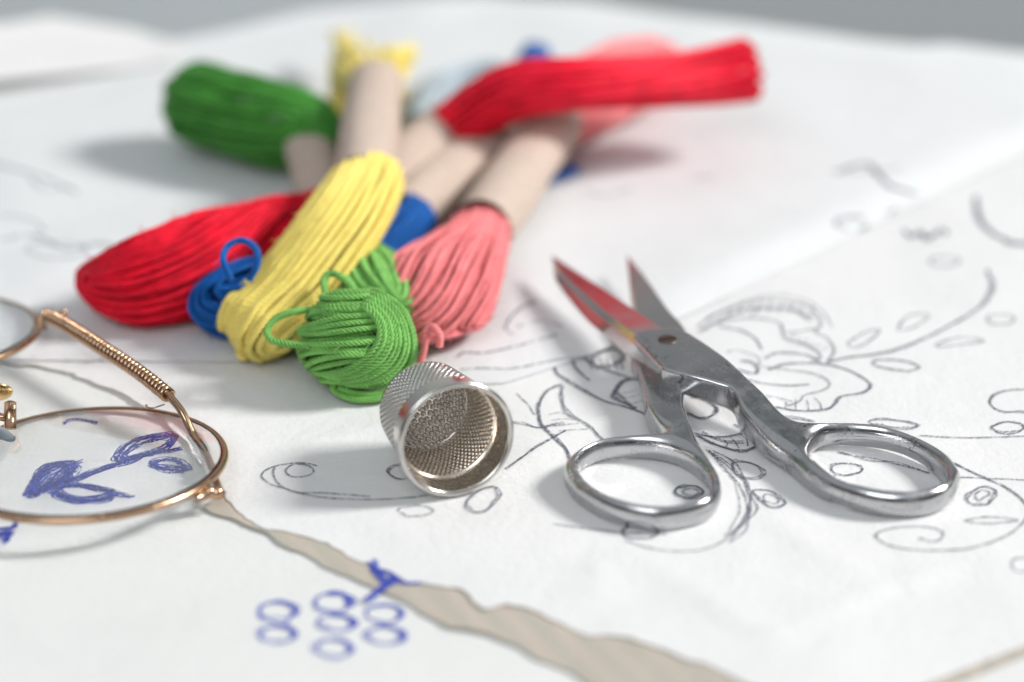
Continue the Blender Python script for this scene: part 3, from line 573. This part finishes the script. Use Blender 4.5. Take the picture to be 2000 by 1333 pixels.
# ------------------------------------------------------------------ thread skeins
ZT = .10
def bundle(mb, ctrl, prof, n, r, flat=1., tip=.72, swirl=.6, seed=0, plies=3, closed_tip=True, pitch=.19, wob=.06, inner=True, qmin=.35, zmin=None, rot=0.):
    """loops of thread that run along a spine to its end, turn and come back. prof: (fraction, radius)"""
    rg = np.random.default_rng(seed); SP = resample(spline(ctrl, .05), .04); n_s = len(SP)
    T = np.gradient(SP, axis=0); T /= np.linalg.norm(T, axis=1)[:, None]; side = np.cross(T, [0, 0, 1.]); side /= np.linalg.norm(side, axis=1)[:, None]; up = np.cross(side, T)
    ft = np.arange(n_s)/(n_s-1); pt, pr = zip(*prof)
    def at_t(t, q, phi):
        Rr = np.interp(t, pt, pr)
        if closed_tip: Rr = Rr*np.sqrt(np.clip(1-(np.clip(t-tip, 0, 1)/(1-tip))**2, 0, 1))
        a = phi+swirl*t
        g = lambda A: np.stack([np.interp(t, ft, A[:, k]) for k in range(3)], -1)
        return g(SP)+(q*Rr*np.cos(a))[:, None]*g(side)+(q*Rr*np.sin(a)*flat)[:, None]*g(up)
    if closed_tip:
        g = lambda A, t: np.stack([np.interp(t, ft, A[:, k]) for k in range(3)], -1)
        nl = max(5, int(2*max(pr)*flat/(1.65*r))); th = np.linspace(0, math.pi/2, 16)
        for l in range(nl):
            h = -1+2*(l+.5)/nl; w0 = math.sqrt(1-h*h); dq = 1.75*r/max(pr); nest = max(1, int(w0/dq))
            for j in range(nest):
                if j > 1 and abs(h) < .62: break
                q = (nest-1-j+.5)*w0/nest; hh = h+rg.normal(0, .035); te = tip+(1-tip)*min(1, .35+.65*q)+rg.normal(0, .012)
                t = np.r_[np.linspace(0, tip, 26)[:-1], tip+(te-tip)*np.sin(th)]; cl = np.sqrt(np.clip(1-((t-tip)/(te-tip)).clip(0, 1)**2, 0, 1)); cl[t < tip] = 1
                Rr = np.interp(t, pt, pr); k1 = l*17.3+j*5.1; ps = []
                for sgn in (1, -1):
                    nz = lambda k: np.array([noise.noise(Vector((x*3.2, k1+k+sgn*3.3, seed))) for x in t])*wob*(.3+.7*np.minimum(1, cl*2))
                    sd = Rr*q*sgn*cl*(1+nz(0)); upo = Rr*flat*hh*(.86+.14*cl)+Rr*nz(9)
                    a = rot+swirl*(t-.3); c_, s_ = np.cos(a), np.sin(a)
                    ps.append(g(SP, t)+(sd*c_-upo*s_)[:, None]*g(side, t)+(sd*s_+upo*c_)[:, None]*g(up, t))
                P = resample(np.vstack([ps[0], ps[1][::-1][1:]]), .05); P = P+np.cumsum(rg.normal(0, .0022, P.shape), 0)*np.sin(np.linspace(0, math.pi, len(P)))[:, None]
                if zmin is not None: P[:, 2] = np.maximum(P[:, 2], zmin+r)
                if plies > 1: mb.thread(P, r, pitch, plies, 5, rg.uniform(0, 6))
                else: mb.tube(P, r, 6)
        return
    for i in range(n):
        q = 1.0-rg.uniform(0, .05) if i < n*.62 else rg.uniform(qmin, .88); phi = math.pi*(i*.6180339*2 % 2) if i >= n*.62 else math.pi*(i/(n*.62))+rg.normal(0, .05)
        t = np.linspace(0, 1+rg.normal(0, .012), 36); nz = lambda k: np.array([noise.noise(Vector((x*3.0, i*5.3+k, seed))) for x in t])*wob
        for P in (at_t(t, q*(1+nz(0)), phi+nz(1)*3), at_t(t, q*(1+nz(2)), phi+math.pi+nz(3)*3)):
            P = resample(P, .05)
            if zmin is not None: P[:, 2] = np.maximum(P[:, 2], zmin+r)
            mb.tube(P, r, 6)
def band(name, p0, p1, r, parent, mat_=None):
    p0, p1 = np.array(p0), np.array(p1); mb = MB(); P = np.linspace(p0, p1, 24); T, N, B = frames(P)
    a = np.arange(40)/40*2*math.pi; f = np.linspace(0, 1, 24)
    rr = r*(1+.03*np.sin(f*9+p0[0])[:, None]+.025*np.sin(2*a+p0[0])[None]+.02*np.cos(3*a+f[:, None]*4)+.05*((a[None]/(2*math.pi)+.3) % 1))
    V = P[:, None]+rr[..., None]*(np.cos(a)[None, :, None]*N[:, None]+np.sin(a)[None, :, None]*B[:, None]); mb.grid(V, wrap_v=True)
    mb.grid((P[:, None]+(rr[..., None]-.03)*(np.cos(a)[None, :, None]*N[:, None]+np.sin(a)[None, :, None]*B[:, None]))[::-1], wrap_v=True)
    return mb.build(name, mat_ or M['kraft'], parent)
G = 'skeins of embroidery thread in paper bands'
def skein(label, base): return thing('thread_skein', (base[0], base[1], 0), label, 'thread skein', G)
A_ = lambda *l: [at(*p) for p in l]
# red
sk = skein('red skein, its bright tail crossing over the others at the back', at(330, 560))
mb = MB(); RC = A_((700, 400, .72), (620, 425, .75), (520, 455, .80), (400, 515, .84), (270, 552, .76), (160, 545, .62))
bundle(mb, RC, [(0, .42), (.2, .40), (.4, .62), (.62, .84), (.8, .70), (1, .42)], 44, .044, .98, .80, 1.9, 1, 3, zmin=ZT, wob=.22); mb.build('thread_bundle', M['red'], sk)
band('paper_band', at(690, 412, .75), at(878, 252, .95), .52, sk)
mb = MB(); bundle(mb, A_((868, 262, .95), (930, 218, 1.45), (1010, 178, 1.9), (1120, 165, 2.05), (1260, 160, 1.9), (1380, 150, 1.75), (1462, 138, 1.75)), [(0, .48), (.25, .55), (.5, .46), (.75, .50), (1, .62)], 34, .055, .9, .9, .8, 2, 1, closed_tip=False, wob=.1); mb.build('thread_tail', M['red'], sk)
# blue
sk = skein('blue skein with a standing loop, lying under the yellow one', at(440, 600))
mb = MB(); bundle(mb, A_((810, 425, .62), (740, 485, .6), (640, 545, .62), (540, 575, .66), (445, 592, .66), (374, 606, .58)), [(0, .42), (.3, .42), (.6, .48), (.8, .66), (1, .64)], 26, .050, .98, .80, 1.1, 3, 3, zmin=ZT); mb.build('thread_bundle', M['blue'], sk)
mb = MB(); mb.thread(spline(A_((452, 548, 1.45), (436, 508, 1.7), (446, 481, 1.8), (474, 470, 1.85), (500, 486, 1.8), (503, 516, 1.65), (486, 548, 1.4)), .05), .06); mb.build('loose_loop', M['blue'], sk)
mb = MB(); mb.thread(spline(A_((520, 640, .4), (560, 665, .2), (580, 640, .25), (600, 655, .18), (640, 640, .2)), .05), .06); mb.build('loose_loop', M['blue'], sk)
band('paper_band', at(782, 425, .62), at(985, 258, .66), .50, sk)
mb = MB(); bundle(mb, A_((975, 266, .66), (1010, 235, .68), (1030, 190, .75), (1042, 130, .8), (1045, 112, .8)), [(0, .45), (.5, .45), (1, .30)], 16, .055, 1, .9, .5, 4, 1, closed_tip=False, wob=.15, zmin=ZT); mb.build('thread_tail', M['blue'], sk)
mb = MB(); mb.tube(spline(A_((1075, 355, .25), (1100, 338, .2), (1120, 325, .22), (1105, 345, .18), (1130, 330, .16)), .04), .06, 6); mb.build('loose_loop', M['blue'], sk)
# pink
sk = skein('salmon pink skein fanning out nearest the scissors', at(880, 620))
mb = MB(); PC = A_((944, 436, .70), (922, 478, .76), (872, 542, .82), (830, 606, .72), (804, 648, .40))
bundle(mb, PC, [(0, .37), (.12, .34), (.4, .50), (.72, .66), (1, .66)], 64, .044, 1.42, .74, .35, 5, 3, zmin=ZT, wob=.055, rot=math.pi/2); mb.build('thread_bundle', M['pink'], sk)
mb = MB(); mb.thread(spline(A_((858, 678, .8), (858, 652, 1.0), (843, 637, 1.05), (830, 652, .95), (828, 680, .7), (818, 716, .4), (806, 740, .2)), .05), .062); mb.build('loose_loop', M['pink'], sk)
band('paper_band', at(940, 446, .70), at(1087, 236, .75), .54, sk)
mb = MB(); bundle(mb, A_((1078, 248, .75), (1120, 215, .8), (1180, 170, .85), (1260, 130, .8), (1330, 120, .6)), [(0, .52), (.3, .8), (.6, .9), (1, .5)], 26, .055, .8, .7, .6, 6, 1, zmin=ZT); mb.build('thread_tail', M['pink'], sk)
# green
sk = skein('bright green skein, its near end a ball with stray loops beside the thimble', at(700, 700))
gc = at(694, 656, .86); mb = MB(); rg = np.random.default_rng(11)
def wind(mb, c, n_ax, rad, count, lat0, lat1, r, seed, arc=(0, 2*math.pi), pinch=0.):
    rg = np.random.default_rng(seed); n_ax = np.array(n_ax, float); n_ax /= np.linalg.norm(n_ax); u = np.cross(n_ax, [0, 0, 1.]) if abs(n_ax[2]) < .95 else np.cross(n_ax, [0, 1., 0]); u /= np.linalg.norm(u); v = np.cross(n_ax, u)
    for i in range(count):
        la = lat0+(lat1-lat0)*(i+.5)/count+rg.normal(0, .05); q = rg.uniform(.93, 1.04); a = np.linspace(arc[0], arc[1], 70)
        ll = la+.06*np.sin(a*2+i)+rg.normal(0, .08)*np.sin(a+i)
        P = c+q*(np.cos(ll)*np.cos(a))[:, None]*u*rad[0]+q*(np.cos(ll)*np.sin(a))[:, None]*v*rad[1]+q*np.sin(ll)[:, None]*n_ax*rad[2]
        P[:, 2] = np.maximum(P[:, 2], ZT+r); mb.thread(resample(P, .05), r, .20, 3, 5, rg.uniform(0, 6))
wind(mb, gc+[-.06, -.1, .0], (-.02, .50, .86), (.82, .76, .74), 17, -1.35, 1.25, .051, 21)
wind(mb, gc+[-.04, -.0, .0], (-.1, .50, .86), (.76, .70, .70), 13, -1.2, 1.2, .062, 22)
def onball(px, py, c, rad):
    o_ = np.array([0, 0, CAM_H]); d = at(px, py, 0)-o_; d /= np.linalg.norm(d); oc, dd = (o_-c)/rad, d/rad
    A, Bq, Cq = dd@dd, 2*oc@dd, oc@oc-1; q = Bq*Bq-4*A*Cq
    return o_+d*((-Bq-math.sqrt(max(q, 0)))/(2*A))
inner_a = [(716, 604), (738, 630), (740, 662), (718, 696), (676, 722), (630, 730)]; outer_a = [(746, 572), (792, 610), (812, 676), (796, 724), (752, 752), (690, 752)]
for k in range(10):
    f = k/9+rg.normal(0, .015); P = [onball(a_[0]*(1-f)+b_[0]*f, a_[1]*(1-f)+b_[1]*f, gc+[.02, 0, 0], np.array([.92, .86, .83])*(1.0+.02*(k % 2))) for a_, b_ in zip(inner_a, outer_a)]
    P = spline([P[0]+[-.2, .4, -.15]]+P+[P[-1]+[-.25, .35, -.1]], .05); P[:, 2] = np.maximum(P[:, 2], ZT+.06); mb.thread(P, .052, .20, 5, 5, k)
mb.ball(gc+[.02, 0, 0], .58, 14)
bundle(mb, A_((640, 430, .60), (680, 500, .62), (720, 560, .66), (735, 610, .7), (745, 650, .7)), [(0, .42), (.4, .5), (.7, .78), (1, .7)], 20, .06, .95, .85, .8, 24, 3, zmin=ZT); mb.build('thread_bundle', M['green'], sk)
mb = MB(); mb.thread(spline(A_((648, 598, 1.3), (636, 570, 1.42), (634, 545, 1.5), (650, 534, 1.55), (675, 548, 1.5), (694, 570, 1.42), (697, 590, 1.3)), .05), .062); mb.build('loose_loop', M['green'], sk)
mb = MB(); mb.thread(spline(A_((606, 606, 1.3), (570, 610, 1.35), (540, 622, 1.3), (522, 645, 1.2), (530, 664, 1.1), (560, 672, 1.05), (605, 676, 1.0)), .05), .058); mb.build('loose_loop', M['green'], sk)
mb = MB(); mb.thread(spline(A_((582, 676, .8), (592, 702, .6), (617, 728, .4), (648, 744, .3), (655, 764, .2), (692, 780, .15), (735, 779, .15), (770, 766, .2), (785, 740, .4)), .05), .06); mb.thread(spline(A_((660, 755, .3), (700, 770, .2), (745, 768, .2), (765, 752, .3)), .05), .055); mb.build('loose_loop', M['green'], sk)
mb = MB(); mb.thread(spline(A_((770, 606, .8), (790, 612, .8), (806, 614, .78)), .05), .05); mb.build('loose_end', M['green'], sk)
sk = skein('dark green skein at the far left of the pile', at(600, 300))
band('paper_band', at(650, 440, .62), at(602, 285, .85), .46, sk)
mb = MB(); bundle(mb, A_((610, 300, .85), (612, 262, 1.0), (578, 248, 1.05), (500, 232, 1.05), (420, 208, 1.05), (354, 182, 1.05)), [(0, .44), (.12, .6), (.3, .82), (.7, .80), (1, .80)], 34, .052, .92, .84, .35, 7, 1, zmin=ZT, wob=.12); mb.build('thread_tail', M['dark_green'], sk)
# yellow, on top of the pile
sk = skein('yellow skein lying on top of the pile between blue and green', at(600, 560))
mb = MB(); bundle(mb, A_((722, 345, 1.72), (695, 400, 1.72), (650, 470, 1.50), (570, 575, .95), (500, 640, .62), (462, 668, .52)), [(0, .46), (.12, .50), (.35, .54), (.7, .57), (.9, .54), (1, .5)], 30, .066, 1.3, .88, .30, 8, 3, zmin=ZT, pitch=.26, wob=.06, rot=math.pi/2); mb.build('thread_bundle', M['yellow'], sk)
mb = MB(); mb.thread(spline(A_((480, 655, .5), (466, 680, .3), (474, 700, .2), (490, 690, .2), (500, 676, .25)), .05), .06); mb.build('loose_end', M['yellow'], sk)
band('paper_band', at(706, 358, 1.72), at(734, 166, 1.70), .50, sk)
mb = MB(); rg = np.random.default_rng(5)
for i in range(130):                     # the far end is a loose tuft
    a0 = rg.uniform(0, 6.28); q = math.sqrt(rg.uniform(0, 1)); c = at(733, 185, 1.70)+np.array([math.cos(a0)*q*.34, 0, math.sin(a0)*q*.34])
    if rg.uniform() < .5: e = at(rg.normal(672, 14), rg.normal(98, 20), rg.uniform(.7, 1.4)); m_ = at(rg.normal(690, 14), rg.normal(130, 14), rg.uniform(1.0, 1.9))
    elif rg.uniform() < .55: e = at(rg.normal(768, 22), rg.normal(106, 10), rg.uniform(.8, 1.6)); m_ = at(rg.normal(752, 16), rg.normal(135, 10), rg.uniform(1.2, 1.9))
    else: e = at(rg.normal(662, 12), rg.normal(215, 30), rg.uniform(.2, .7)); m_ = at(rg.normal(672, 14), rg.normal(150, 22), rg.uniform(1.0, 1.6))
    mb.tube(spline([c+[0, -.4, 0], c, m_, e], .06), .056, 6)
for e in ((800, 86), (790, 100), (806, 96), (792, 190)): mb.tube(spline([at(735, 170, 1.7), at(765, 130, 1.6), at(*e, 1.2)], .06), .05, 6)
mb.build('thread_tail', M['yellow'], sk)
# pale blue end behind the red tail
mb = MB(); bundle(mb, A_((812, 235, .3), (850, 178, .4), (900, 150, .4), (950, 142, .4), (1000, 150, .4)), [(0, .2), (.5, .3), (1, .25)], 8, .06, .8, .9, .4, 12, 1, closed_tip=False, zmin=ZT)
o = mb.build('thread_skein', M['pale'], base=np.array([*at(880, 180)[:2], 0])); tag(o, 'thin pale blue hank of thread behind the red tail', 'thread skein', G)
